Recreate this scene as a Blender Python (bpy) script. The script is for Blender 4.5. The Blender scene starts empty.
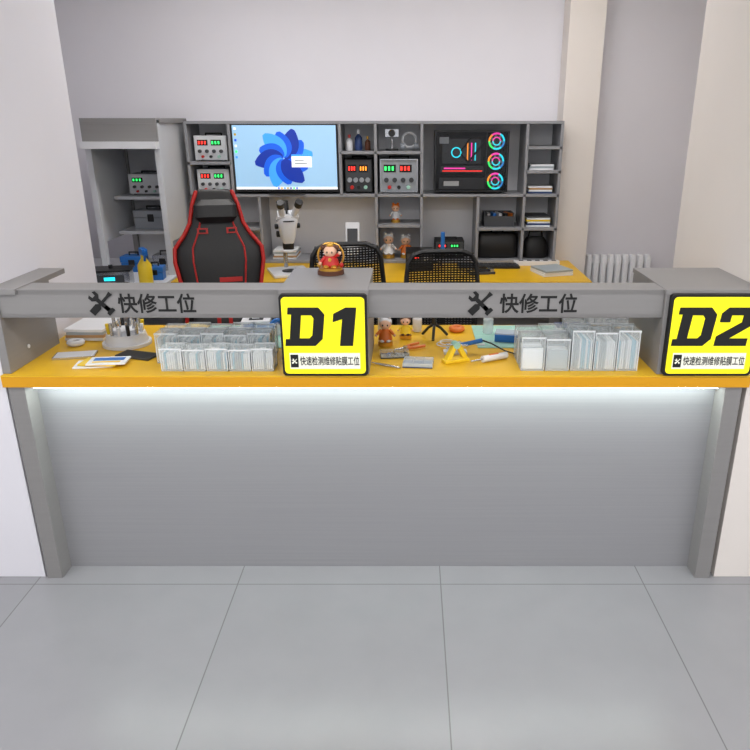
import bpy, bmesh, math, random
from mathutils import Matrix, Vector, Euler
random.seed(4)
scene=bpy.context.scene
try:
    scene.view_settings.view_transform='Standard'
except Exception: pass

# ---------------- materials ----------------
def s2l(c):
    return tuple(((v/255)/12.92 if v/255<=0.04045 else ((v/255+0.055)/1.055)**2.4) for v in c)
MATS={}
def mat(name,rgb,rough=0.5,metal=0.0,emit=0,alpha=1.0,var=0.0,scale=(8,8,8),bump=0.0,trans=0.0):
    if name in MATS: return MATS[name]
    m=bpy.data.materials.new(name); m.use_nodes=True
    nt=m.node_tree; b=nt.nodes['Principled BSDF']
    col=s2l(rgb)+(1,)
    b.inputs['Base Color'].default_value=col
    b.inputs['Roughness'].default_value=rough
    b.inputs['Metallic'].default_value=metal
    b.inputs['Alpha'].default_value=alpha
    b.inputs['Transmission Weight'].default_value=trans
    if emit:
        b.inputs['Emission Color'].default_value=col
        b.inputs['Emission Strength'].default_value=emit
    if var>0 or bump>0:
        tc=nt.nodes.new('ShaderNodeTexCoord'); mp=nt.nodes.new('ShaderNodeMapping')
        mp.inputs['Scale'].default_value=scale
        nz=nt.nodes.new('ShaderNodeTexNoise'); nz.inputs['Scale'].default_value=1.0; nz.inputs['Detail'].default_value=4
        nt.links.new(tc.outputs['Object'],mp.inputs['Vector']); nt.links.new(mp.outputs['Vector'],nz.inputs['Vector'])
        mx=nt.nodes.new('ShaderNodeMix'); mx.data_type='RGBA'
        mx.inputs[6].default_value=tuple(max(0,c*(1-var)) for c in col[:3])+(1,)
        mx.inputs[7].default_value=tuple(min(1,c*(1+var)) for c in col[:3])+(1,)
        nt.links.new(nz.outputs['Fac'],mx.inputs[0]); nt.links.new(mx.outputs[2],b.inputs['Base Color'])
        if bump>0:
            bp=nt.nodes.new('ShaderNodeBump'); bp.inputs['Strength'].default_value=bump; bp.inputs['Distance'].default_value=0.002
            nt.links.new(nz.outputs['Fac'],bp.inputs['Height']); nt.links.new(bp.outputs['Normal'],b.inputs['Normal'])
    MATS[name]=m; return m

wallW=mat('wall_white',(226,224,230),0.8,var=0.03,scale=(3,3,3))
wallC=mat('wall_cream',(228,221,215),0.8,var=0.03,scale=(3,3,3))
ceilM=mat('ceiling_white',(235,235,235),0.9,var=0.02)
panel=mat('brushed_grey_laminate',(150,150,153),0.42,0.1,var=0.08,scale=(1.2,1.2,160),bump=0.04)
frame=mat('grey_laminate',(140,138,137),0.45,0.1,var=0.05,scale=(2,2,90))
shelfM=mat('shelf_grey_laminate',(142,143,148),0.5,var=0.05,scale=(3,3,20))
shelfD=mat('shelf_back_white',(225,225,228),0.7,var=0.03)
hutW=mat('hutch_light_grey',(204,206,210),0.5,var=0.04)
yel=mat('yellow_worktop',(226,178,22),0.4,var=0.06,scale=(2,14,14))
yelD=mat('yellow_edge',(222,158,6),0.4,var=0.05,scale=(2,14,14))
black=mat('black_plastic',(22,22,24),0.4,var=0.1)
blackM=mat('black_matte',(15,15,16),0.75,var=0.1)
ink=mat('black_ink',(10,10,10),0.6)
white=mat('white_plastic',(226,227,230),0.35,var=0.02)
grayP=mat('grey_plastic',(150,155,162),0.4,var=0.04)
silver=mat('silver_metal',(190,192,196),0.25,0.9,var=0.04)
dark=mat('dark_grey',(60,62,66),0.5,var=0.06)
red=mat('red_leather',(190,30,24),0.45,var=0.08)
leather=mat('black_leather',(24,23,24),0.45,var=0.15,scale=(40,40,40),bump=0.2)
blue=mat('blue_plastic',(35,110,190),0.4,var=0.05)
blueD=mat('navy_blue',(40,62,110),0.4,var=0.05)
yellowP=mat('yellow_plastic',(235,200,40),0.4,var=0.05)
orange=mat('orange_plastic',(225,120,40),0.4,var=0.05)
green=mat('mint_mat',(158,205,190),0.6,var=0.05)
clear=mat('clear_plastic',(240,248,248),0.12,alpha=0.2)
frost=mat('frosted_plastic',(225,234,236),0.25,alpha=0.42)
paper=mat('white_card',(230,233,236),0.6,var=0.05)
cyanc=mat('cyan_card',(130,182,204),0.5,var=0.05)
greyc=mat('grey_card',(160,170,176),0.5,var=0.05)
card=mat('cardboard',(190,150,105),0.8,var=0.06)
skin=mat('figurine_skin',(235,190,160),0.5,var=0.03)
gold=mat('gold_paint',(215,165,70),0.3,0.7,var=0.05)
brown=mat('brown_paint',(90,50,30),0.5,var=0.05)
led=mat('led_strip',(236,249,243),0.5,emit=26)
litpanel=mat('light_panel',(255,252,249),0.5,emit=16)
signY=mat('sign_yellow_lit',(240,232,14),0.4,emit=0.42)
signW=mat('sign_white_lit',(240,240,225),0.4,emit=0.2)
scrB=mat('screen_sky',(150,190,222),0.2,emit=0.55)
b1=mat('bloom_blue',(15,85,205),0.3,emit=0.7)
b2=mat('bloom_blue_light',(60,150,235),0.3,emit=0.7)
b3=mat('bloom_blue_dark',(8,45,150),0.3,emit=0.6)
scrW=mat('screen_white',(240,242,246),0.3,emit=0.6)
ledR=mat('led_red',(255,50,40),0.4,emit=1.6)
ledG=mat('led_green',(60,255,120),0.4,emit=1.2)
ledC=mat('led_cyan',(40,220,240),0.4,emit=1.4)
ledM=mat('led_magenta',(240,60,170),0.4,emit=1.4)
ledO=mat('led_orange',(255,150,40),0.4,emit=1.4)
glassT=mat('tinted_glass',(30,32,38),0.08,alpha=0.2)

def floor_mat():
    m=bpy.data.materials.new('floor_tiles'); m.use_nodes=True; nt=m.node_tree; b=nt.nodes['Principled BSDF']
    tc=nt.nodes.new('ShaderNodeTexCoord'); mp=nt.nodes.new('ShaderNodeMapping')
    mp.inputs['Location'].default_value=(-0.12,-2.31,0)
    br=nt.nodes.new('ShaderNodeTexBrick'); br.offset=0.0; br.inputs['Scale'].default_value=1
    br.inputs['Brick Width'].default_value=0.8; br.inputs['Row Height'].default_value=0.8
    br.inputs['Mortar Size'].default_value=0.0022; br.inputs['Mortar Smooth'].default_value=0.2
    br.inputs['Color1'].default_value=s2l((150,150,154))+(1,); br.inputs['Color2'].default_value=s2l((147,147,151))+(1,)
    br.inputs['Mortar'].default_value=s2l((116,116,118))+(1,)
    nz=nt.nodes.new('ShaderNodeTexNoise'); nz.inputs['Scale'].default_value=6; nz.inputs['Detail'].default_value=6
    mx=nt.nodes.new('ShaderNodeMix'); mx.data_type='RGBA'; mx.blend_type='MULTIPLY'; mx.inputs[0].default_value=0.12
    nt.links.new(tc.outputs['Object'],mp.inputs['Vector']); nt.links.new(mp.outputs['Vector'],br.inputs['Vector'])
    nt.links.new(tc.outputs['Object'],nz.inputs['Vector'])
    nt.links.new(br.outputs['Color'],mx.inputs[6]); nt.links.new(nz.outputs['Fac'],mx.inputs[7])
    nt.links.new(mx.outputs[2],b.inputs['Base Color']); b.inputs['Roughness'].default_value=0.26
    return m
floorM=floor_mat()

# ---------------- mesh builder ----------------
class B:
    def __init__(s,name): s.name=name; s.bm=bmesh.new(); s.m=[]
    def mi(s,m):
        if m not in s.m: s.m.append(m)
        return s.m.index(m)
    def _set(s,verts,m):
        i=s.mi(m); fs=set()
        for v in verts:
            for f in v.link_faces: fs.add(f)
        for f in fs: f.material_index=i; f.smooth=True
    def box(s,x0,x1,y0,y1,z0,z1,m):
        return s.obox(((x0+x1)/2,(y0+y1)/2,(z0+z1)/2),(abs(x1-x0),abs(y1-y0),abs(z1-z0)),m)
    def obox(s,c,sz,m,rot=(0,0,0)):
        M=Matrix.Translation(c)@Euler(rot).to_matrix().to_4x4()@Matrix.Diagonal((sz[0],sz[1],sz[2],1))
        r=bmesh.ops.create_cube(s.bm,size=1,matrix=M); s._set(r['verts'],m)
    def cyl(s,c,r,h,m,r2=None,seg=20,rot=(0,0,0)):
        M=Matrix.Translation(c)@Euler(rot).to_matrix().to_4x4()
        q=bmesh.ops.create_cone(s.bm,cap_ends=True,segments=seg,radius1=r,radius2=r if r2 is None else r2,depth=h,matrix=M); s._set(q['verts'],m)
    def tube(s,p0,p1,r,m,r2=None,seg=10):
        p0=Vector(p0);p1=Vector(p1);d=p1-p0
        M=Matrix.Translation((p0+p1)/2)@d.to_track_quat('Z','Y').to_matrix().to_4x4()
        q=bmesh.ops.create_cone(s.bm,cap_ends=True,segments=seg,radius1=r,radius2=r if r2 is None else r2,depth=d.length,matrix=M); s._set(q['verts'],m)
    def path(s,pts,r,m,seg=8):
        for a,b in zip(pts[:-1],pts[1:]): s.tube(a,b,r,m,seg=seg)
        for p in pts[1:-1]: s.sph(p,(r,r,r),m,8)
    def sph(s,c,r,m,seg=16,rot=(0,0,0)):
        M=Matrix.Translation(c)@Euler(rot).to_matrix().to_4x4()@Matrix.Diagonal((r[0],r[1],r[2],1))
        q=bmesh.ops.create_uvsphere(s.bm,u_segments=seg,v_segments=max(6,seg//2),radius=1,matrix=M); s._set(q['verts'],m)
    def loft(s,rings,m,n=24,e=2.6,M=None):
        R=[]
        for (cx,cy,cz,hx,hy) in rings:
            vs=[]
            for i in range(n):
                a=2*math.pi*i/n; ca,sa=math.cos(a),math.sin(a)
                p=Vector((cx+hx*math.copysign(abs(ca)**(2/e),ca),cy+hy*math.copysign(abs(sa)**(2/e),sa),cz))
                if M: p=M@p
                vs.append(s.bm.verts.new(p))
            R.append(vs)
        allv=[v for r in R for v in r]
        for a,b in zip(R[:-1],R[1:]):
            for i in range(n): s.bm.faces.new((a[i],a[(i+1)%n],b[(i+1)%n],b[i]))
        s.bm.faces.new(list(reversed(R[0]))); s.bm.faces.new(R[-1]); s._set(allv,m)
    def prism(s,pts,y0,y1,m,f=None):
        if f: pts=[f(p) for p in pts]
        A=[s.bm.verts.new((p[0],y0,p[1])) for p in pts]; C=[s.bm.verts.new((p[0],y1,p[1])) for p in pts]
        n=len(pts)
        s.bm.faces.new(A); s.bm.faces.new(list(reversed(C)))
        for i in range(n): s.bm.faces.new((A[(i+1)%n],A[i],C[i],C[(i+1)%n]))
        s._set(A+C,m)
    def torus(s,c,R,r,m,rot=(0,0,0),n=28,k=8,mats=None):
        M=Matrix.Translation(c)@Euler(rot).to_matrix().to_4x4(); V=[]
        for i in range(n):
            a=2*math.pi*i/n
            V.append([s.bm.verts.new(M@Vector(((R+r*math.cos(2*math.pi*j/k))*math.cos(a),(R+r*math.cos(2*math.pi*j/k))*math.sin(a),r*math.sin(2*math.pi*j/k)))) for j in range(k)])
        for i in range(n):
            mm=m if not mats else mats[int(i*len(mats)/n)]
            for j in range(k):
                f=s.bm.faces.new((V[i][j],V[(i+1)%n][j],V[(i+1)%n][(j+1)%k],V[i][(j+1)%k])); f.material_index=s.mi(mm); f.smooth=True
    def done(s,loc=(0,0,0),rz=0,bevel=0.0,parent=None,sub=0):
        bmesh.ops.recalc_face_normals(s.bm,faces=s.bm.faces[:])
        me=bpy.data.meshes.new(s.name); s.bm.to_mesh(me); s.bm.free()
        for m in s.m: me.materials.append(m)
        me.set_sharp_from_angle(angle=math.radians(38))
        o=bpy.data.objects.new(s.name,me); scene.collection.objects.link(o)
        o.location=loc; o.rotation_euler=(0,0,rz)
        if bevel>0:
            b=o.modifiers.new('bevel','BEVEL'); b.width=bevel; b.segments=2; b.limit_method='ANGLE'; b.angle_limit=math.radians(50)
        if parent: o.parent=parent
        return o

def text(name,body,x0,x1,z0,z1,y,m,parent,offset=0.012):
    cu=bpy.data.curves.new(name,'FONT'); cu.body=body; cu.size=1; cu.offset=offset; cu.resolution_u=3
    t=bpy.data.objects.new(name+'_tmp',cu); scene.collection.objects.link(t)
    bpy.context.view_layer.update()
    me=bpy.data.meshes.new_from_object(t.evaluated_get(bpy.context.evaluated_depsgraph_get()))
    bpy.data.objects.remove(t)
    if len(me.vertices)==0: return None
    xs=[v.co.x for v in me.vertices]; ys=[v.co.y for v in me.vertices]
    ax,bx,ay,by=min(xs),max(xs),min(ys),max(ys)
    for v in me.vertices:
        u=(v.co.x-ax)/(bx-ax); w=(v.co.y-ay)/(by-ay)
        v.co=Vector((x0+u*(x1-x0),y,z0+w*(z1-z0)))
    me.materials.clear(); me.materials.append(m)
    o=bpy.data.objects.new(name,me); scene.collection.objects.link(o); o.parent=parent
    return o

def crossed_tools(name,cx,cz,s,y,m,parent):
    b=B(name)
    def tf(ang):
        ca,sa=math.cos(ang),math.sin(ang)
        return lambda p:(cx+s*(p[0]*ca-p[1]*sa),cz+s*(p[0]*sa+p[1]*ca))
    wr=[(-.09,-.42),(.09,-.42),(.09,.22),(.22,.33),(.22,.52),(.10,.58),(.08,.40),(-.08,.40),(-.10,.58),(-.22,.52),(-.22,.33),(-.09,.22)]
    b.prism(wr,y-0.001,y,m,tf(math.radians(45)))
    wr2=[(x,-z) for x,z in [(-.09,.2),(.09,.2),(.09,.42),(.18,.45),(.18,.6),(-.18,.6),(-.18,.45),(-.09,.42)]]
    b.prism(wr2,y-0.001,y,m,tf(math.radians(45)))
    sd=[(-.15,-.62),(.15,-.62),(.15,-.2),(.06,-.1),(.06,.4),(.1,.62),(-.1,.62),(-.06,.4),(-.06,-.1),(-.15,-.2)]
    b.prism(sd,y-0.0022,y-0.0012,m,tf(math.radians(-45)))
    return b.done(parent=parent)

def simple(name,x0,x1,y0,y1,z0,z1,m,bevel=0):
    b=B(name); b.box(x0,x1,y0,y1,z0,z1,m); return b.done(bevel=bevel)

# ---------------- room shell ----------------
XL,XR=-1.46,1.215
simple('floor',-3.2,3.2,-1.6,5.2,-0.1,0,floorM)
simple('ceiling',-3.2,3.2,-1.6,5.2,2.8,2.9,ceilM)
simple('wall_back',-3.2,3.2,5.05,5.2,0,2.8,wallW)
simple('wall_left',-2.8,-2.7,3.22,5.05,0,2.8,wallW)
simple('wall_right',2.3,2.4,3.22,5.05,0,2.8,wallC)
simple('wall_front_left',-3.2,XL-0.001,2.36,3.22,0,2.8,wallW)
simple('wall_front_right',XR+0.001,3.2,2.36,3.22,0,2.8,wallC)
simple('trim_column',0.995,1.22,4.86,5.05,0,2.8,wallC)
for i,(x,y,w,d) in enumerate([(-.9,3.9,1.2,.3),(.7,3.9,1.2,.3),(-1.1,1.0,1.2,.3),(.5,1.0,1.2,.3),(1.9,1.0,1.2,.3),(-2.3,1.0,1.0,.3),(-.3,-.6,1.2,.3),(1.4,-.6,1.2,.3)]):
    b=B('ceiling_light'); b.box(-w/2,w/2,-d/2,d/2,-.03,-.001,white); b.box(-w/2+.015,w/2-.015,-d/2+.015,d/2-.015,-.034,-.03,litpanel); b.done((x,y,2.8))

# ---------------- counter ----------------
WT=0.863; ZT=1.172; F=2.35
b=B('service_counter')
b.box(XL,XR,F-.01,3.0,WT-.045,WT-.006,yelD)
b.box(XL,XR,F-.01,3.0,WT-.006,WT,yel)
b.box(XL+.01,XR-.01,2.43,2.45,0.0,WT-.045,panel)
for (a,c) in [(-1.448,-1.388),(1.135,1.195)]:
    b.box(a,c,F,2.95,0,WT-.045,frame)
b.box(-1.37,1.12,2.362,2.398,WT-.055,WT-.045,white)
b.box(-1.365,1.115,2.366,2.394,WT-.058,WT-.055,led)
b.box(XL,XL+.03,F+.01,2.73,WT,ZT-.02,frame)
b.box(XL,XL+.10,F+.01,2.73,ZT-.02,ZT,frame)
b.cyl((XL+.032,2.5,WT+.06),.008,.004,white,rot=(0,math.pi/2,0))
b.cyl((XL+.032,2.5,WT+.2),.008,.004,white,rot=(0,math.pi/2,0))
for (a,c) in [(-.452,-.147),(.88,XR)]:
    b.box(a,c,F+.005,2.73,WT,ZT-.018,frame); b.box(a-.002,c+(.002 if c<1 else 0),F+.003,2.735,ZT-.018,ZT,frame)
for (a,c) in [(XL+.03,-.452),(-.147,.88)]:
    b.box(a,c,F+.02,2.385,1.068,ZT-.004,frame); b.box(a,c,F+.02,2.48,ZT-.022,ZT-.003,frame); b.box(a,c,2.462,2.48,1.068,ZT-.022,frame); b.box(a,c,F+.02,2.48,1.068,1.084,frame)
counter=b.done(bevel=0.0015)
ty=F+.018
text('lettering','快修工位',-1.015,-.745,1.085,1.156,ty,ink,counter,0.02)
text('lettering','快修工位',.31,.58,1.085,1.156,ty,ink,counter,0.02)
crossed_tools('tools_icon',-1.072,1.121,.082,ty,ink,counter)
crossed_tools('tools_icon',.244,1.121,.082,ty,ink,counter)

def sign(x0,x1,digit):
    b=B('illuminated_sign'); z0=WT+.004; z1=ZT-.012; y0=F-.018; y1=F+.0045
    w=x1-x0; h=z1-z0
    def rr(m,r):
        pts=[]
        for (cx,cz,a0) in [(x1-m-r,z0+m+r,-90),(x1-m-r,z1-m-r,0),(x0+m+r,z1-m-r,90),(x0+m+r,z0+m+r,180)]:
            for k in range(5):
                a=math.radians(a0+k*22.5); pts.append((cx+r*math.cos(a),cz+r*math.sin(a)))
        return pts
    b.prism(rr(0,.012),y0,y1,ink); b.prism(rr(.008,.014),y0-.002,y0,signY)
    yy=y0-.003
    b.prism([(x0+w*.09,z0+h*.09),(x1-w*.09,z0+h*.09),(x1-w*.09,z0+h*.29),(x0+w*.09,z0+h*.29)],yy,y0-.002,signW)
    def g(gx,gw):
        return lambda p:(x0+w*(gx+gw*p[0]+.05*(p[1]-.5)),z0+h*(.38+.47*p[1]))
    O=[(0,0),(.8,0),(1,.18),(1,.82),(.8,1),(0,1)]; I=[(.3,.2),(.6,.2),(.68,.28),(.68,.72),(.6,.8),(.3,.8)]
    f=g(.12,.38)
    for i in range(6):
        j=(i+1)%6; b.prism([O[i],O[j],I[j],I[i]],yy-.001,yy,ink,f)
    b.prism([(-.12,0),(.0,0),(.0,.18),(-.12,.18)],yy-.001,yy,ink,f); b.prism([(-.12,.82),(.0,.82),(.0,1),(-.12,1)],yy-.001,yy,ink,f)
    if digit=='1':
        b.prism([(.32,0),(.78,0),(.78,1),(.4,1),(0,.84),(0,.62),(.32,.7)],yy-.001,yy,ink,g(.60,.33))
    else:
        b.prism([(0,.62),(0,.85),(.18,1),(.82,1),(1,.85),(1,.53),(.42,.2),(1,.2),(1,0),(0,0),(0,.25),(.68,.62),(.68,.8),(.32,.8),(.32,.62)],yy-.001,yy,ink,g(.55,.36))
    b.prism([(x0+w*.10,z0+h*.11),(x0+w*.19,z0+h*.11),(x0+w*.19,z0+h*.27),(x0+w*.10,z0+h*.27)],yy-.001,yy,ink)
    o=b.done(bevel=0)
    text('lettering','快速检测维修贴膜工位',x0+w*.21,x1-w*.10,z0+h*.135,z0+h*.25,yy-.0015,ink,o,0.012)
    crossed_tools('tools_icon',x0+w*.145,z0+h*.19,w*.06,yy-.0015,signW,o)
sign(-.450,-.149,'1'); sign(.893,1.205,'2')

# ---------------- back desk + shelving ----------------
DZ=0.80
b=B('repair_desk')
b.box(-1.45,.99,4.17,5.04,DZ-.03,DZ,yel); b.box(.99,1.1,4.17,4.855,DZ-.03,DZ,yel)
for x in (-1.45,-.2): b.box(x,x+.03,4.22,5.04,0,DZ-.03,frame)
b.box(1.07,1.1,4.22,4.85,0,DZ-.03,frame)
b.box(-1.42,.99,4.83,4.85,.3,DZ-.03,frame)
b.done(bevel=.001)

b=B('shelving_unit'); Y0,Y1=4.75,5.045; t=.018
S=DZ+.001
def H(x0,x1,z): b.box(x0,x1,Y0,Y1-.008,z-t/2,z+t/2,shelfM)
def V(x,z0,z1): b.box(x-t/2,x+t/2,Y0,Y1-.008,z0,z1,shelfM)
b.box(-1.45,.985,Y1-.008,Y1,S,1.71,shelfD)
H(-1.45,.985,1.705); H(-1.45,.985,1.25); H(-1.45,.985,S+t/2)
for x in (-1.441,.976): V(x,S,1.70)
V(-1.165,1.25,1.70); V(-.455,1.25,1.70); V(-.225,1.25,1.70); V(.075,S,1.70); V(.755,S,1.70); V(-1.0,S,1.25); V(-.225,S,1.25); V(.45,S,1.25)
H(-1.45,-1.165,1.455); H(-.455,.075,1.52); H(.755,.985,1.55); H(.755,.985,1.40)
H(.45,.985,1.03); H(-1.45,-1.0,1.03); H(-.225,.075,1.05)
b.done(bevel=.001)

# monitor
b=B('computer_monitor')
b.box(-.34,.34,0,.025,.015,.435,black); b.box(-.332,.332,-.002,0,.03,.428,scrB)
b.box(-.03,.03,.03,.07,.0,.25,black); b.box(-.12,.12,-.02,.12,-.0,.008,black)
b.box(-.34,.34,-.004,.0,.015,.029,black)
cx,cz=-.01,.225
for k in range(12):
    a=math.radians(-50+k*30); L=.19 if k%2 else .165; w=.068
    pts=[]
    for q in range(15):
        u=q/14; pts.append((L*u,w*math.sin(math.pi*min(1,u*.92+.04))**.8,.5*u))
    P=[(cx+r*math.cos(a+bd)-ww*math.sin(a+bd),cz+r*math.sin(a+bd)+ww*math.cos(a+bd)) for r,ww,bd in pts]
    P+= [(cx+r*math.cos(a+bd)+ww*.7*math.sin(a+bd),cz+r*math.sin(a+bd)-ww*.7*math.cos(a+bd)) for r,ww,bd in reversed(pts[1:])]
    b.prism(P,-.0030-.0002*k,-.0021-.0002*k,[b1,b2,b1,b3][k%4])
b.box(.04,.17,-.0072,-.0062,.17,.25,scrW); b.box(.04,.17,-.0074,-.0072,.238,.25,b2)
b.box(.06,.12,-.0074,-.0072,.21,.216,greyc); b.box(.06,.14,-.0074,-.0072,.19,.196,greyc)
b.box(-.332,.332,-.0035,-.0025,.03,.046,scrW)
for k in range(7): b.box(-.06+k*.02,-.048+k*.02,-.004,-.0035,.033,.043,[b1,ledO,b2,yellowP,b3,ledG,b1][k])
for k in range(6): b.box(-.322,-.308,-.003,-.002,.40-k*.035,.414-k*.035,[scrW,yellowP,b1,scrW,ledG,b2][k])
monitor=b.done((-.81,4.75,1.2605),bevel=0)

# gaming pc
b=B('desktop_computer_case')
b.box(0,.48,.003,.21,.012,.395,black)
b.box(.01,.47,0,.003,.02,.387,blackM)
for x in (.04,.44):
    for y in (.03,.18): b.cyl((x,y,.006),.012,.012,dark)
for k,zz in enumerate((.08,.205,.33)):
    b.torus((.40,-.006,zz),.048,.006,ledC,rot=(math.pi/2,0,0),mats=[ledC,ledM,ledO,ledG,ledC,b2])
    b.torus((.40,-.006,zz),.024,.004,ledM,rot=(math.pi/2,0,0),mats=[ledM,ledC])
    b.cyl((.40,-.004,zz),.046,.003,dark,rot=(math.pi/2,0,0))
    for q in range(7):
        a=q*2*math.pi/7; b.obox((.40+.032*math.cos(a),-.007,zz+.032*math.sin(a)),(.03,.003,.012),grayP,(0,-a+.4,0))
b.box(.04,.32,-.02,-.002,.135,.175,dark); b.box(.05,.31,-.022,-.02,.142,.148,ledR); b.box(.06,.2,-.022,-.02,.157,.166,ledM)
b.torus((.14,-.006,.26),.03,.004,ledC,rot=(math.pi/2,0,0)); b.cyl((.14,-.006,.26),.026,.006,dark,rot=(math.pi/2,0,0))
for x,c in ((.21,ledO),(.235,ledM),(.26,ledC)): b.box(x,x+.007,-.01,-.002,.21,.32,c)
b.box(.05,.30,-.004,.0,.19,.345,dark)
b.path([(.17,-.008,.27),(.23,-.012,.35),(.33,-.012,.36)],.006,blackM); b.path([(.17,-.008,.25),(.22,-.014,.20),(.33,-.012,.34)],.006,blackM)
b.box(.03,.09,-.008,-.002,.315,.355,grayP); b.box(.03,.33,-.014,-.002,.03,.10,dark); b.box(.06,.16,-.016,-.014,.05,.08,white)
b.box(.335,.34,-.014,.0,.02,.387,dark)
for z in (.012,.387): b.box(0,.48,-.028,.003,z,z+.008,black)
for x in (0,.472): b.box(x,x+.008,-.028,.003,.02,.387,black)
b.box(.008,.472,-.027,-.025,.02,.387,glassT)
b.done((.16,4.785,1.2605),bevel=0)

def psu(loc,w=.2,h=.13,body=white,dig=(ledR,ledG),name='bench_power_supply',d=.2,face=None,rz=0):
    b=B(name); b.box(-w/2,w/2,0,d,.008,h,body); b.box(-w/2+.006,w/2-.006,-.003,0,.014,h-.006,face or dark)
    for i,c in enumerate(dig):
        x=-w*.4+i*w*.42; b.box(x,x+w*.32,-.005,-.003,h*.62,h*.84,blackM)
        for k in range(3): b.box(x+.006+k*w*.095,x+.006+k*w*.095+w*.05,-.006,-.005,h*.67,h*.79,c)
    for k in range(4): b.cyl((-w*.33+k*w*.22,-.012,h*.40),h*.07,.02,dark if face else grayP,rot=(math.pi/2,0,0))
    for k,c in enumerate((red,black,green)): b.cyl((-w*.25+k*w*.25,-.012,h*.19),h*.055,.02,c,rot=(math.pi/2,0,0))
    for x in (-w*.4,w*.4):
        for y in (.03,d-.03): b.cyl((x,y,.004),.01,.008,black)
    b.path([(-w*.25,d*.5,h),(-w*.25,d*.5,h+.012),(w*.25,d*.5,h+.012),(w*.25,d*.5,h)],.005,black)
    b.done(loc,rz,bevel=.002)
psu((-1.30,4.79,1.4645),.21,.16,hutW,(ledR,ledG),face=hutW)
psu((-1.30,4.79,1.2595),.21,.155,hutW,(ledR,ledG),face=hutW)
psu((-.34,4.79,1.2595),.18,.22,blackM,(ledR,ledO),'soldering_station')
psu((-.075,4.79,1.2595),.25,.22,silver,(ledG,ledR),'bench_power_supply',face=grayP)
psu((.27,4.82,.8205),.2,.12,blackM,(ledR,ledG),'soldering_station',d=.18)

def bottle(name,loc,r,h,body,cap):
    b=B(name); b.loft([(0,0,0,r*.9,r*.9),(0,0,.004,r,r),(0,0,h*.62,r,r),(0,0,h*.72,r*.6,r*.6),(0,0,h*.76,r*.35,r*.35),(0,0,h*.8,r*.35,r*.35)],body,e=2)
    b.cyl((0,0,h*.9),r*.42,h*.2,cap); b.done(loc)
bottle('chemical_bottle',(-.40,4.85,1.53),.022,.10,white,red)
bottle('chemical_bottle',(-.34,4.85,1.53),.025,.13,blueD,white)
bottle('chemical_bottle',(-.28,4.85,1.53),.018,.09,brown,gold)
b=B('inspection_camera'); b.cyl((0,0,.006),.045,.012,black); b.tube((0,0,.01),(0,.02,.1),.008,silver); b.obox((0,0,.11),(.09,.06,.05),silver); b.cyl((0,-.045,.11),.022,.04,black,rot=(math.pi/2,0,0)); b.done((-.12,4.86,1.5295),bevel=.002)
b=B('folded_headphones'); b.torus((0,0,.066),.045,.007,white,rot=(math.pi/2,0,0)); b.cyl((-.045,0,.026),.02,.026,grayP,rot=(0,math.pi/2,0)); b.cyl((.045,0,.026),.02,.026,grayP,rot=(0,math.pi/2,0)); b.done((-.005,4.87,1.531))
b=B('handbag'); b.loft([(0,0,0,.08,.05),(0,0,.02,.09,.055),(0,0,.1,.085,.05),(0,0,.14,.06,.03)],leather); b.path([(-.05,0,.13),(-.04,0,.18),(.04,0,.18),(.05,0,.13)],.006,leather); b.done((.865,4.88,.8205))
def docs(loc,seq,w=.16,rz=0):
    b=B('document_stack')
    for k,c in enumerate(seq): b.obox((0,0,.006+k*.012),(w-.004*(k%3),.2,.011),c,(0,0,.03*((k%3)-1)))
    b.done(loc,rz)
docs((.865,4.89,1.04),[paper,blueD,paper,yellowP,paper,dark]); docs((.865,4.89,1.4095),[paper,greyc,paper]); docs((.865,4.89,1.2595),[blueD,paper,card,paper])
docs((-.86,4.89,.8205),[paper,card,paper,greyc,paper]); docs((-1.3,4.89,1.04),[card,paper,dark])
b=B('parts_bin'); b.box(-.1,.1,-.08,.08,0,.01,dark); b.box(-.1,-.095,-.08,.08,.01,.09,dark); b.box(.095,.1,-.08,.08,.01,.09,dark); b.box(-.095,.095,-.08,-.075,.01,.07,dark); b.box(-.095,.095,.075,.08,.01,.09,dark)
for k in range(5): b.obox((-.07+.035*k,0,.05),(.02,.1,.07),[silver,blue,white,black,orange][k],(0,.1,.1*k))
b.done((.6,4.88,1.04))
b=B('laptop_bag'); b.loft([(0,0,0,.13,.04),(0,0,.02,.14,.05),(0,0,.14,.14,.05),(0,0,.17,.12,.03)],leather,e=5); b.path([(-.04,0,.165),(-.04,0,.19),(.04,0,.19),(.04,0,.165)],.006,black); b.done((.6,4.88,.8205))
def toy(name,loc,s,body,hat):
    b=B(name); b.cyl((0,0,.01*s),.035*s,.02*s,gold)
    b.loft([(0,0,.02*s,.022*s,.018*s),(0,0,.03*s,.034*s,.026*s),(0,0,.06*s,.028*s,.022*s),(0,0,.085*s,.012*s,.012*s)],body,e=2)
    b.sph((0,0,.105*s),(.03*s,.028*s,.027*s),skin); b.sph((0,.006*s,.113*s),(.032*s,.028*s,.024*s),hat)
    for q in (-1,1):
        b.tube((q*.02*s,0,.075*s),(q*.042*s,-.015*s,.055*s),.008*s,body,.006*s); b.sph((q*.043*s,-.016*s,.053*s),(.007*s,)*3,skin,8)
        b.sph((q*.011*s,-.026*s,.104*s),(.0035*s,.002*s,.005*s),ink,8); b.sph((q*.018*s,-.0,.137*s),(.01*s,)*3,hat,8)
        b.sph((q*.014*s,-.012*s,.026*s),(.012*s,.02*s,.009*s),hat,8)
    return b.done(loc)
toy('toy_figurine',(-.15,4.85,.8205),1.2,white,white); toy('toy_figurine',(-.03,4.86,.8205),1.1,orange,white)
toy('toy_figurine',(-.10,4.87,1.0605),.9,white,orange)
b=B('lucky_figurine')
b.cyl((0,0,.008),.05,.016,brown,seg=28); b.cyl((0,0,.02),.044,.01,gold,seg=28)
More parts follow.
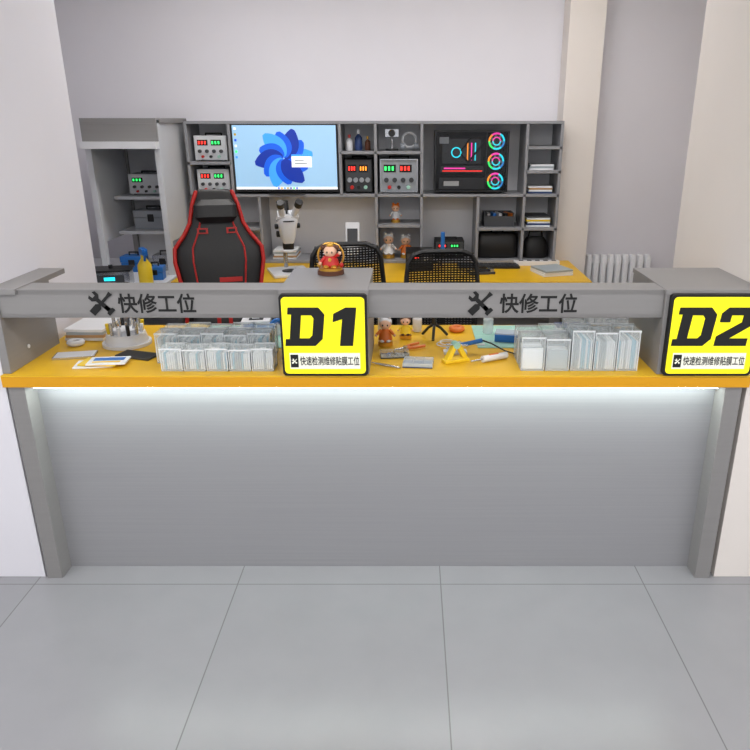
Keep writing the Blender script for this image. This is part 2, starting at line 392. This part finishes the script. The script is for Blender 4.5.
b.loft([(0,0,.025,.024,.02),(0,0,.035,.034,.028),(0,0,.055,.028,.024),(0,0,.07,.014,.014)],red,e=2)
b.sph((0,-.002,.085),(.025,.023,.022),skin); b.sph((0,.006,.092),(.027,.022,.02),brown)
b.sph((0,-.004,.108),(.014,.012,.01),gold,10)
for q in (-1,1):
    b.tube((q*.018,-.004,.065),(q*.036,-.016,.078 if q>0 else .045),.007,red,.006); b.sph((q*.037,-.018,.081 if q>0 else .043),(.007,)*3,skin,8)
    b.sph((q*.009,-.023,.084),(.003,.002,.004),ink,8); b.sph((q*.026,.0,.10),(.010,)*3,brown,8); b.sph((q*.014,-.022,.03),(.012,.016,.008),gold,8)
    b.sph((q*.042,-.008,.034),(.008,.008,.010),[gold,red][q>0],10)
b.sph((0,-.022,.055),(.007,.004,.009),gold,8)
b.torus((0,.018,.065),.048,.004,gold,rot=(math.pi/2,0,0))
b.done((-.30,2.62,ZT+.0005))

b=B('stereo_microscope')
b.box(-.12,.12,-.14,.14,0,.018,white); b.cyl((0,-.02,.02),.05,.006,black)
b.tube((0,.11,.018),(0,.11,.40),.014,silver); b.obox((0,.07,.24),(.06,.09,.07),white)
b.cyl((-.04,.07,.24),.02,.03,black,rot=(0,math.pi/2,0)); b.cyl((.04,.07,.24),.02,.03,black,rot=(0,math.pi/2,0))
b.loft([(0,-.02,.19,.03,.03),(0,-.02,.23,.045,.045),(0,-.02,.29,.055,.055),(0,-.02,.34,.065,.06),(0,-.02,.37,.05,.05)],white,e=3)
b.cyl((-.068,-.02,.30),.016,.02,black,rot=(0,math.pi/2,0)); b.cyl((.068,-.02,.30),.016,.02,black,rot=(0,math.pi/2,0))
b.cyl((0,-.02,.17),.032,.05,black,r2=.036); b.cyl((0,-.02,.335),.066,.008,black,seg=24)
b.torus((0,-.02,.15),.042,.009,white)
for q in (-1,1):
    b.obox((q*.035,-.035,.36),(.05,.07,.045),white,(.5,0,q*.15))
    b.tube((q*.035,-.055,.37),(q*.052,-.12,.43),.020,white); b.tube((q*.052,-.12,.43),(q*.058,-.15,.458),.024,black)
b.tube((0,0,.37),(0,.02,.45),.02,black)
b.done((-.77,4.42,DZ+.001),rz=.35,bevel=.003)

b=B('thermal_tester'); b.box(-.045,.045,-.03,.05,0,.012,black); b.tube((0,.02,.01),(0,.02,.14),.008,silver); b.obox((0,0,.22),(.085,.018,.2),white,(-.2,0,0)); b.tube((0,.02,.13),(0,.01,.2),.008,silver); b.obox((0,-.006,.245),(.065,.002,.08),dark,(-.2,0,0))
for r in range(3):
    for c in range(3): b.obox((-.018+c*.018,-.012+.004*r,.20-.02*r),(.012,.012,.010),blue,(-.2,0,0))
b.done((-.36,4.4,DZ+.001),bevel=.001)
b=B('desk_power_strip'); b.box(-.15,.15,-.03,.03,0,.03,white)
for k in range(5): b.box(-.12+k*.055,-.09+k*.055,-.015,.015,.03,.032,dark)
b.done((.85,4.69,DZ+.001),bevel=.003)
b=B('keyboard'); b.box(-.2,.2,-.06,.06,0,.014,black)
for r in range(5):
    for c in range(14): b.box(-.192+c*.0275,-.170+c*.0275,-.052+r*.021,-.035+r*.021,.014,.020,dark)
b.done((.52,4.62,DZ+.001),rz=0)
b=B('hot_air_station'); b.box(-.09,.09,-.1,.1,0,.12,black); b.box(-.08,.08,-.104,-.1,.05,.11,dark); b.box(-.06,-.005,-.106,-.104,.075,.1,ledR); b.cyl((.04,-.11,.08),.015,.02,grayP,rot=(math.pi/2,0,0)); b.path([(.09,0,.04),(.14,-.02,.03),(.16,-.05,.12),(.15,-.05,.2)],.007,black); b.tube((.15,-.05,.12),(.15,-.05,.24),.014,blue); b.done((.06,4.6,DZ+.001),bevel=.003)
b=B('phone_repair_holder'); b.box(-.08,.08,-.05,.05,0,.015,dark); b.box(-.075,-.05,-.045,.045,.015,.03,silver); b.box(.05,.075,-.045,.045,.015,.03,silver); b.box(-.048,.048,-.03,.03,.015,.022,blackM); b.done((.45,4.42,DZ+.001),rz=.2,bevel=.001)
bottle('chemical_bottle',(-.55,4.55,DZ+.001),.03,.14,white,blue); bottle('chemical_bottle',(-.48,4.6,DZ+.001),.025,.11,brown,white)
docs((.90,4.42,DZ+.001),[paper,white,greyc],.2,.3)

# ---------------- chairs ----------------
def chair_base(b):
    for k in range(5):
        a=2*math.pi*k/5+.3; e=(.26*math.cos(a),.26*math.sin(a))
        b.tube((0,0,.12),(e[0],e[1],.075),.025,black,.016)
        b.cyl((e[0],e[1],.03),.03,.025,blackM,rot=(math.pi/2,0,a)); b.tube((e[0],e[1],.03),(e[0],e[1],.08),.008,silver)
    b.cyl((0,0,.13),.045,.08,black); b.cyl((0,0,.27),.028,.28,silver); b.box(-.12,.12,-.1,.12,.40,.43,black)
def gaming_chair(loc,rz):
    b=B('gaming_chair'); chair_base(b)
    b.loft([(0,0,.43,.22,.22),(0,0,.45,.26,.25),(0,0,.50,.27,.26),(0,0,.54,.25,.25),(0,0,.55,.20,.2)],leather,e=4)
    for q in (-1,1):
        b.loft([(q*.25,0,.47,.03,.22),(q*.25,0,.53,.04,.24),(q*.25,0,.57,.025,.2)],red,e=3)
    M=Matrix.Translation((0,.22,.525))@Euler((-.13,0,0)).to_matrix().to_4x4()
    prof=[(0,.19,.05),(.05,.22,.06),(.2,.21,.06),(.35,.22,.06),(.48,.243,.06),(.55,.238,.055),(.62,.185,.05),(.68,.15,.05),(.78,.128,.045),(.84,.105,.035),(.855,.075,.02)]
    b.loft([(0,0,z,hx,hy) for z,hx,hy in prof],leather,e=3.2,M=M)
    for q in (-1,1):
        pts=[(q*(hx-.012),-hy*.75,z) for z,hx,hy in prof[1:-1]]
        for a,c in zip(pts[:-1],pts[1:]): b.tube(M@Vector(a),M@Vector(c),.0105,red)
        for a in pts: b.sph(M@Vector(a),(.0105,)*3,red,8)
        pts=[(q*(hx*.56),-hy-.001,z) for z,hx,hy in prof[1:-2]]
        for a,c in zip(pts[:-1],pts[1:]): b.tube(M@Vector(a),M@Vector(c),.005,red)
        pts=[(q*(hx*.60),hy+.001,z) for z,hx,hy in prof[1:-2]]
        for a,c in zip(pts[:-1],pts[1:]): b.tube(M@Vector(a),M@Vector(c),.008,red)
        b.tube((q*.22,.0,.44),(q*.30,.0,.46),.02,black); b.tube((q*.30,0,.45),(q*.30,0,.67),.022,black); b.obox((q*.30,-.03,.69),(.08,.25,.035),black)
    for q in (-1,1): b.obox(M@Vector((q*.075,-.058,.64)),(.055,.012,.03),red,(-.13,0,q*.1))
    for q in (-1,1): b.obox(M@Vector((q*.075,-.0635,.64)),(.035,.012,.015),ink,(-.13,0,q*.1))
    b.loft([(0,-.06,.68,.08,.02),(0,-.07,.71,.11,.035),(0,-.07,.77,.11,.035),(0,-.06,.80,.08,.02)],leather,e=4,M=M)
    b.loft([(0,-.075,.05,.13,.03),(0,-.085,.09,.17,.045),(0,-.085,.2,.16,.045),(0,-.075,.24,.12,.03)],leather,e=4,M=M)
    for q in (-.03,.03): b.obox(M@Vector((q,-.132,.15)),(.02,.008,.09),red,(-.13,0,0))
    b.obox(M@Vector((.05,-.064,.38)),(.12,.006,.025),red,(-.13,0,0))
    b.done(loc,rz,bevel=0)
gaming_chair((-.965,3.52,0),.25)
def office_chair(loc,rz,top):
    b=B('office_chair'); chair_base(b)
    b.loft([(0,0,.43,.2,.2),(0,0,.45,.24,.23),(0,0,.49,.245,.235),(0,0,.51,.22,.21)],blackM,e=3.5)
    h=top-.60
    b.tube((0,.2,.42),(0,.27,.62),.022,black); b.tube((0,.1,.42),(0,.22,.42),.022,black)
    M=Matrix.Translation((0,.25,.60))@Euler((-.08,0,0)).to_matrix().to_4x4()
    fr=[(-.13,0),(-.17,.06),(-.19,h*.6),(-.175,h-.06),(-.15,h-.02),(-.10,h),(.10,h),(.15,h-.02),(.175,h-.06),(.19,h*.6),(.17,.06),(.13,0),(-.13,0)]
    P=[M@Vector((x,-.03*math.cos(x*5),z)) for x,z in fr]; b.path(P,.013,black)
    n=40
    for k in range(1,n):
        z=h*k/n; hw=.17 if z<.06 else (.17+.02*min(1,z/(h*.6)) if z<h*.6 else .19-.03*(z-h*.6)/(h*.4))
        pts=[M@Vector((hw*u,-.03+.03*(1-u*u),z)) for u in (-1,-.5,0,.5,1)]
        for a,c in zip(pts[:-1],pts[1:]): b.tube(a,c,.0042,blackM,seg=4)
    for k in range(-10,11):
        x=k*.016; b.tube(M@Vector((x,-.03+.03*(1-(x/.19)**2),.01)),M@Vector((x,-.03+.03*(1-(x/.19)**2),h-.012)),.0035,blackM,seg=4)
    b.tube(M@Vector((-.17,.02,h*.35)),M@Vector((.17,.02,h*.35)),.018,black); b.tube(M@Vector((0,.02,-.0)),M@Vector((0,.03,h*.4)),.02,black)
    for q in (-1,1):
        b.path([(q*.18,.03,.44),(q*.27,.03,.47),(q*.27,.03,.67)],.015,black); b.obox((q*.27,0,.685),(.055,.22,.025),black)
    b.done(loc,rz)
office_chair((.19,3.30,0),.1,1.09)
office_chair((-.36,3.87,0),math.pi+.12,1.12)

# ---------------- radiator ----------------
b=B('radiator')
for k in range(9):
    x=k*.052; b.loft([(x,0,.12,.02,.035),(x,0,.14,.023,.045),(x,0,.80,.023,.045),(x,0,.82,.018,.035)],white,n=12,e=3)
b.tube((0,0,.17),(.416,0,.17),.016,white); b.tube((0,0,.77),(.416,0,.77),.016,white)
b.tube((.02,0,0),(.02,0,.13),.012,white); b.tube((.4,0,0),(.4,0,.13),.012,white)
b.done((1.27,4.97,0))

# ---------------- left workbench ----------------
b=B('workbench'); b.box(-2.6,-1.47,3.45,4.95,DZ-.03,DZ,white)
for x in (-2.58,-1.51):
    for y in (3.48,4.88): b.box(x,x+.04,y,y+.04,0,DZ-.03,frame)
b.done(bevel=.002)
b=B('workbench_hutch'); z0=DZ+.001
for x in (-1.93,-1.52):
    b.box(x,x+.035,4.36,4.40,z0,1.72,hutW); b.box(x,x+.035,4.9,4.94,z0,1.72,frame)
    b.box(x+.01,x+.02,4.40,4.90,1.0,1.72,hutW)
b.box(-1.895,-1.52,4.92,4.935,z0,1.72,hutW)
b.box(-1.93,-1.485,4.34,4.94,1.70,1.73,frame); b.box(-1.93,-1.485,4.34,4.36,1.60,1.70,frame)
b.prism([(-1.93,1.56),(-1.485,1.56),(-1.485,1.60),(-1.93,1.60)],4.30,4.36,white)
b.box(-1.895,-1.52,4.6,4.92,1.24,1.26,hutW); b.box(-1.895,-1.52,4.6,4.92,1.02,1.04,hutW)
b.done(bevel=.001)
b=B('spray_bottle'); b.loft([(0,0,0,.035,.035),(0,0,.01,.04,.04),(0,0,.12,.04,.04),(0,0,.16,.015,.015),(0,0,.18,.014,.014)],yellowP,e=2)
b.obox((0,-.01,.2),(.03,.08,.035),blue); b.cyl((0,-.055,.205),.008,.02,blue,rot=(math.pi/2,0,0)); b.obox((0,-.03,.17),(.012,.012,.05),blue,(.4,0,0)); b.done((-1.56,4.08,DZ+.001),rz=.6)
b=B('ultrasonic_cleaner'); b.box(-.11,.11,-.07,.07,0,.09,silver); b.box(-.12,.12,-.08,.08,.09,.1,black); b.box(-.08,.08,-.074,-.07,.02,.07,dark); b.box(-.03,.03,-.076,-.074,.04,.06,ledC); b.cyl((0,0,.11),.012,.02,black); b.done((-1.76,4.08,DZ+.001),rz=.2,bevel=.003)
def toolbox(loc,col,w=.16,d=.1,h=.07,rz=0,name='plastic_toolbox'):
    b=B(name); b.box(-w/2,w/2,-d/2,d/2,0,h*.6,col); b.box(-w/2-.003,w/2+.003,-d/2-.003,d/2+.003,h*.62,h,col); b.box(-.02,.02,-d/2-.008,-d/2-.003,h*.4,h*.8,black)
    b.path([(-w*.2,0,h),(-w*.2,0,h+.02),(w*.2,0,h+.02),(w*.2,0,h)],.005,black); b.done(loc,rz,bevel=.004)
toolbox((-1.56,4.25,DZ+.001),blue,.1,.08,.08,.1); toolbox((-1.58,3.78,DZ+.001),blueD,.18,.11,.06,-.2); toolbox((-1.8,3.7,DZ+.001),dark,.16,.1,.09,.3)
toolbox((-1.78,4.5,DZ+.001),blue,.14,.1,.1,0)
psu((-1.71,4.68,1.261),.22,.13,hutW,(ledG,),face=hutW); toolbox((-1.71,4.76,1.041),grayP,.22,.14,.12)
toolbox((-1.6,4.55,DZ+.001),silver,.12,.1,.1,0)

# ---------------- worktop items ----------------
W=WT+.0008
def cases(name,loc,nx,ny,cw,cd,ch,gap=.004,lid=True,fill=.9,vertical=False):
    b=B(name)
    for i in range(nx):
        for j in range(ny):
            x=i*(cw+gap); y=j*(cd+gap); h=ch*(1-.05*((i+j)%2))
            b.box(x,x+cw,y,y+cd,0,.004,frost)
            b.box(x,x+.002,y,y+cd,.004,h,clear); b.box(x+cw-.002,x+cw,y,y+cd,.004,h,clear)
            b.box(x+.002,x+cw-.002,y,y+.002,.004,h,clear); b.box(x+.002,x+cw-.002,y+cd-.002,y+cd,.004,h,clear)
            for (px,py) in ((x,y),(x+cw-.003,y),(x,y+cd-.003),(x+cw-.003,y+cd-.003)): b.box(px,px+.003,py,py+.003,0,h+.001,paper)
            b.box(x-.001,x+cw+.001,y-.001,y+.003,h-.004,h+.001,paper); b.box(x-.001,x+cw+.001,y+cd-.003,y+cd+.001,h-.004,h+.001,paper)
            if lid: b.box(x,x+cw,y+.003,y+cd-.003,h-.002,h,clear)
            k=0
            if vertical:
                xx=x+.006
                while xx<x+cw-.008:
                    b.box(xx,xx+.0045,y+.006,y+cd-.006,.006,h*fill*(.85+.1*random.random()),random.choice([paper,greyc,paper,cyanc,paper])); xx+=.0078; k+=1
            else:
                yy=y+.008
                while yy<y+cd-.008:
                    b.box(x+.006,x+cw-.006,yy,yy+.004,.006,h*fill*(.8+.12*random.random()),random.choice([paper,cyanc,paper,paper,greyc])); yy+=.0085; k+=1
    b.done(loc)
cases('screen_protector_boxes',(-.90,2.385,W),5,1,.078,.075,.085,vertical=True)
cases('screen_protector_boxes',(-.945,2.475,W),5,2,.082,.075,.115,vertical=True)
cases('clear_storage_boxes',(.40,2.39,W),2,2,.085,.09,.125,fill=.75)
cases('clear_storage_boxes',(.58,2.39,W),3,2,.078,.095,.15,vertical=True,fill=.85)

def mat_obj(name,x0,x1,y0,y1,m):
    b=B(name); b.box(x0,x1,y0,y1,0,.003,m)
    for k in range(1,6): b.box(x0+(x1-x0)*k/6-.0005,x0+(x1-x0)*k/6+.0005,y0+.01,y1-.01,.003,.0033,white)
    for k in range(1,4): b.box(x0+.01,x1-.01,y0+(y1-y0)*k/4-.0005,y0+(y1-y0)*k/4+.0005,.003,.0033,white)
    b.done((0,0,W))
mat_obj('cutting_mat',-.88,-.47,2.66,2.98,green); mat_obj('cutting_mat',.27,.80,2.66,2.98,green)
W2=W+.0036
b=B('rotary_tool_organizer'); b.cyl((0,0,.006),.095,.012,white,seg=32); b.cyl((0,0,.03),.085,.04,white,r2=.075,seg=32); b.cyl((0,0,.055),.05,.02,white,seg=32)
for k in range(12):
    a=k*math.pi/6; p=(.064*math.cos(a),.064*math.sin(a)); b.tube((p[0],p[1],.045),(p[0]*1.05,p[1]*1.05,.085+.008*(k%3)),.007,[white,yellowP,silver,white,black,silver][k%6])
for k in range(5):
    a=k*1.3; b.tube((.03*math.cos(a),.03*math.sin(a),.06),(.04*math.cos(a),.04*math.sin(a),.10),.004,silver)
b.done((-1.15,2.72,W))
b=B('user_manuals')
for k,(x,y,c,r) in enumerate([(0,0,paper,.15),(.02,.005,yellowP,-.05),(.05,.0,paper,.1)]): b.obox((x,y,.003+.006*k),(.14,.085,.005),c,(0,0,r))
b.obox((.05,.012,.0185),(.11,.03,.001),blue,(0,0,.1)); b.obox((.05,-.02,.0185),(.1,.012,.001),yellowP,(0,0,.1)); b.done((-1.17,2.46,W))
b=B('smartphone'); b.box(-.075,.075,-.037,.037,0,.008,silver); b.box(-.071,.071,-.034,.034,.008,.0085,white); b.done((-1.29,2.56,W),rz=.2,bevel=.002)
b=B('smartphone'); b.box(-.075,.075,-.037,.037,0,.008,dark); b.box(-.071,.071,-.034,.034,.008,.0085,ink); b.done((-1.05,2.56,W),rz=-.3,bevel=.002)
b=B('work_gloves')
for q,(x,y,r) in enumerate([(0,0,.3),(.05,.03,-.5)]):
    M=Matrix.Translation((x,y,.012+.012*q))@Euler((0,0,r)).to_matrix().to_4x4()
    b.loft([(0,0,-.009,.03,.025),(0,0,0,.04,.032),(0,0,.009,.032,.026)],yellowP,e=3,M=M)
    for k in range(4):
        L=[.045,.055,.052,.04][k]; b.tube(M@Vector((.03,-.024+k*.016,0)),M@Vector((.035+L,-.03+k*.02,0)),.008,yellowP,.007)
    b.tube(M@Vector((0,-.028,0)),M@Vector((.035,-.058,0)),.009,yellowP,.007)
b.done((-.985,2.86,W))
b=B('screwdriver_set')
for k in range(6):
    c=[black,yellowP,red,blue,white,black][k]; y=k*.022; b.tube((0,y,.009),(.06,y,.009),.008,c); b.tube((.06,y,.009),(.13,y,.009),.0022,silver)
b.box(-.01,.14,-.014,.124,-.0,.001,black)
b.done((-.80,2.78,W2),rz=.3)
b=B('tape_dispenser'); b.torus((0,0,.036),.025,.010,blue,rot=(math.pi/2,0,0)); b.box(-.05,.05,-.015,.015,0,.012,white); b.tube((0,-.016,.036),(0,.016,.036),.012,white); b.box(-.012,.012,-.014,.014,.01,.03,white); b.done((-.56,2.84,W2),rz=.4)
toy('toy_figurine',(-.10,2.70,W),.85,orange,white); toy('toy_figurine',(-.02,2.80,W),.7,yellowP,brown)
b=B('flexible_arm_tripod')
for k in range(3):
    a=k*2.1+.4; b.path([(0,0,.06),(.03*math.cos(a),.03*math.sin(a),.04),(.06*math.cos(a),.06*math.sin(a),.007)],.006,black)
b.tube((0,0,.055),(0,0,.10),.009,black); b.obox((0,-.0,.11),(.05,.025,.02),dark); b.cyl((0,-.018,.11),.009,.02,silver,rot=(math.pi/2,0,0)); b.done((.10,2.80,W))
b=B('clamping_fixture'); b.box(-.05,.05,-.02,.02,0,.012,yellowP); b.obox((-.02,0,.035),(.018,.025,.07),yellowP,(0,.5,0)); b.obox((.025,0,.035),(.018,.025,.07),yellowP,(0,-.5,0)); b.cyl((0,0,.065),.014,.03,green,rot=(math.pi/2,0,0)); b.tube((-.04,0,.07),(.05,0,.055),.005,silver); b.done((.17,2.50,W),rz=.4,bevel=.002)
b=B('parts_tray'); b.box(-.055,.055,-.04,.04,0,.004,blueD)
for x in (-.055,-.018,.018,.052): b.box(x,x+.003,-.04,.04,.004,.018,frost)
for y in (-.04,-.002,.037): b.box(-.055,.055,y,y+.003,.004,.018,frost)
for k in range(30): b.sph((-.047+.1*random.random(),-.033+.066*random.random(),.006),(.003,)*3,silver if k%3 else black,6)
b.done((.03,2.46,W),rz=-.1)
b=B('parts_tray'); b.box(-.055,.055,-.03,.03,0,.004,dark)
for x in (-.055,0,.052): b.box(x,x+.003,-.03,.03,.004,.02,clear)
for y in (-.03,.027): b.box(-.055,.055,y,y+.003,.004,.02,clear)
for k in range(16): b.obox((-.045+.09*random.random(),-.022+.044*random.random(),.008),(.012,.006,.004),random.choice([silver,black,grayP,blue]),(0,0,random.random()*3))
b.done((-.06,2.56,W),rz=.1)
b=B('tweezers')
for q in (-1,1): b.path([(-.06,0,.005),(0,q*.007,.005),(.06,q*.001,.005)],.0022,silver)
b.done((-.09,2.44,W),rz=-.5)
b=B('soldering_iron'); b.tube((0,0,.03),(.09,0,.05),.009,blue); b.tube((-.05,0,.019),(0,0,.03),.004,silver,); b.path([(.09,0,.05),(.13,.02,.03),(.18,.0,.006),(.22,-.05,.006)],.003,black); b.box(-.06,.03,-.02,.02,0,.01,white); b.torus((0,0,.028),.018,.003,silver,rot=(0,math.pi/2,0)); b.done((.19,2.60,W),rz=.05)
b=B('electric_screwdriver'); b.tube((0,0,.014),(.11,0,.014),.013,white); b.tube((-.05,0,.014),(0,0,.014),.004,silver); b.box(.03,.07,-.004,.004,.026,.029,orange); b.done((.27,2.48,W),rz=.5)
bottle('flux_bottle',(.03,2.90,W),.02,.09,white,white); bottle('alcohol_bottle',(.33,2.86,W2),.022,.10,frost,blue)
b=B('glue_syringe'); b.tube((0,0,.01),(.07,0,.01),.009,frost); b.tube((.07,0,.01),(.1,0,.01),.003,blue); b.tube((-.04,0,.01),(0,0,.01),.005,white); b.cyl((-.04,0,.01),.009,.003,white,rot=(0,math.pi/2,0)); b.done((.50,2.76,W2),rz=.2)
b=B('phone_back_covers')
for k in range(5): b.obox((k*.012,0,.004+k*.006),(.075,.15,.004),[white,dark,cyanc,white,blueD][k],(0,0,.1*k))
b.done((.68,2.84,W2),rz=1.2)
bottle('alcohol_bottle',(-.115,2.90,W),.024,.11,white,blue)
b=B('adhesive_tape_roll'); b.torus((0,0,.012),.024,.011,white); b.done((-1.35,2.70,W))
b=B('adhesive_tape_roll'); b.torus((0,0,.012),.024,.011,orange); b.done((.20,2.90,W))
docs((-1.34,2.86,W),[white,card,greyc,white])
b=B('cleaning_wipes_box'); b.box(-.06,.06,-.04,.04,0,.05,white); b.box(-.05,.05,-.0405,-.04,.01,.04,blue); b.box(-.03,.03,-.015,.015,.05,.052,ink); b.obox((0,0,.062),(.03,.004,.022),paper,(0,.2,.3)); b.done((-.66,2.90,W2),rz=.1,bevel=.002)
b=B('component_box'); b.box(-.05,.05,-.035,.035,0,.03,blue); b.box(-.05,.05,-.035,.035,.031,.036,frost); b.done((.40,2.76,W2),rz=-.2,bevel=.001)
b=B('needle_nose_pliers')
for q in (-1,1): b.path([(0,0,.008),(.03,q*.018,.008),(.08,q*.022,.008)],.006,orange); b.tube((0,0,.008),(-.05,q*.002,.008),.005,silver,.002)
b.cyl((0,0,.01),.010,.008,silver); b.done((-.02,2.64,W),rz=.6)
b=B('usb_cable'); b.path([(.05*math.cos(t*.5)*(1-.02*t),.04*math.sin(t*.5),.004+.0006*t) for t in range(26)]+[(.09,.02,.004),(.13,.0,.004)],.0025,white); b.box(.13,.15,-.006,.006,.0,.008,white); b.done((.15,2.69,W))

# ---------------- world + camera ----------------
w=bpy.data.worlds.new('world'); scene.world=w; w.use_nodes=True
bg=w.node_tree.nodes['Background']; bg.inputs[0].default_value=(.95,.96,1,1); bg.inputs[1].default_value=1.05
cam=bpy.data.cameras.new('camera'); co=bpy.data.objects.new('camera',cam); scene.collection.objects.link(co)
cam.sensor_width=36; cam.lens=33.6; cam.shift_x=-.047
co.location=(0,0,1.718); co.rotation_euler=(math.radians(70),0,0)
scene.camera=co
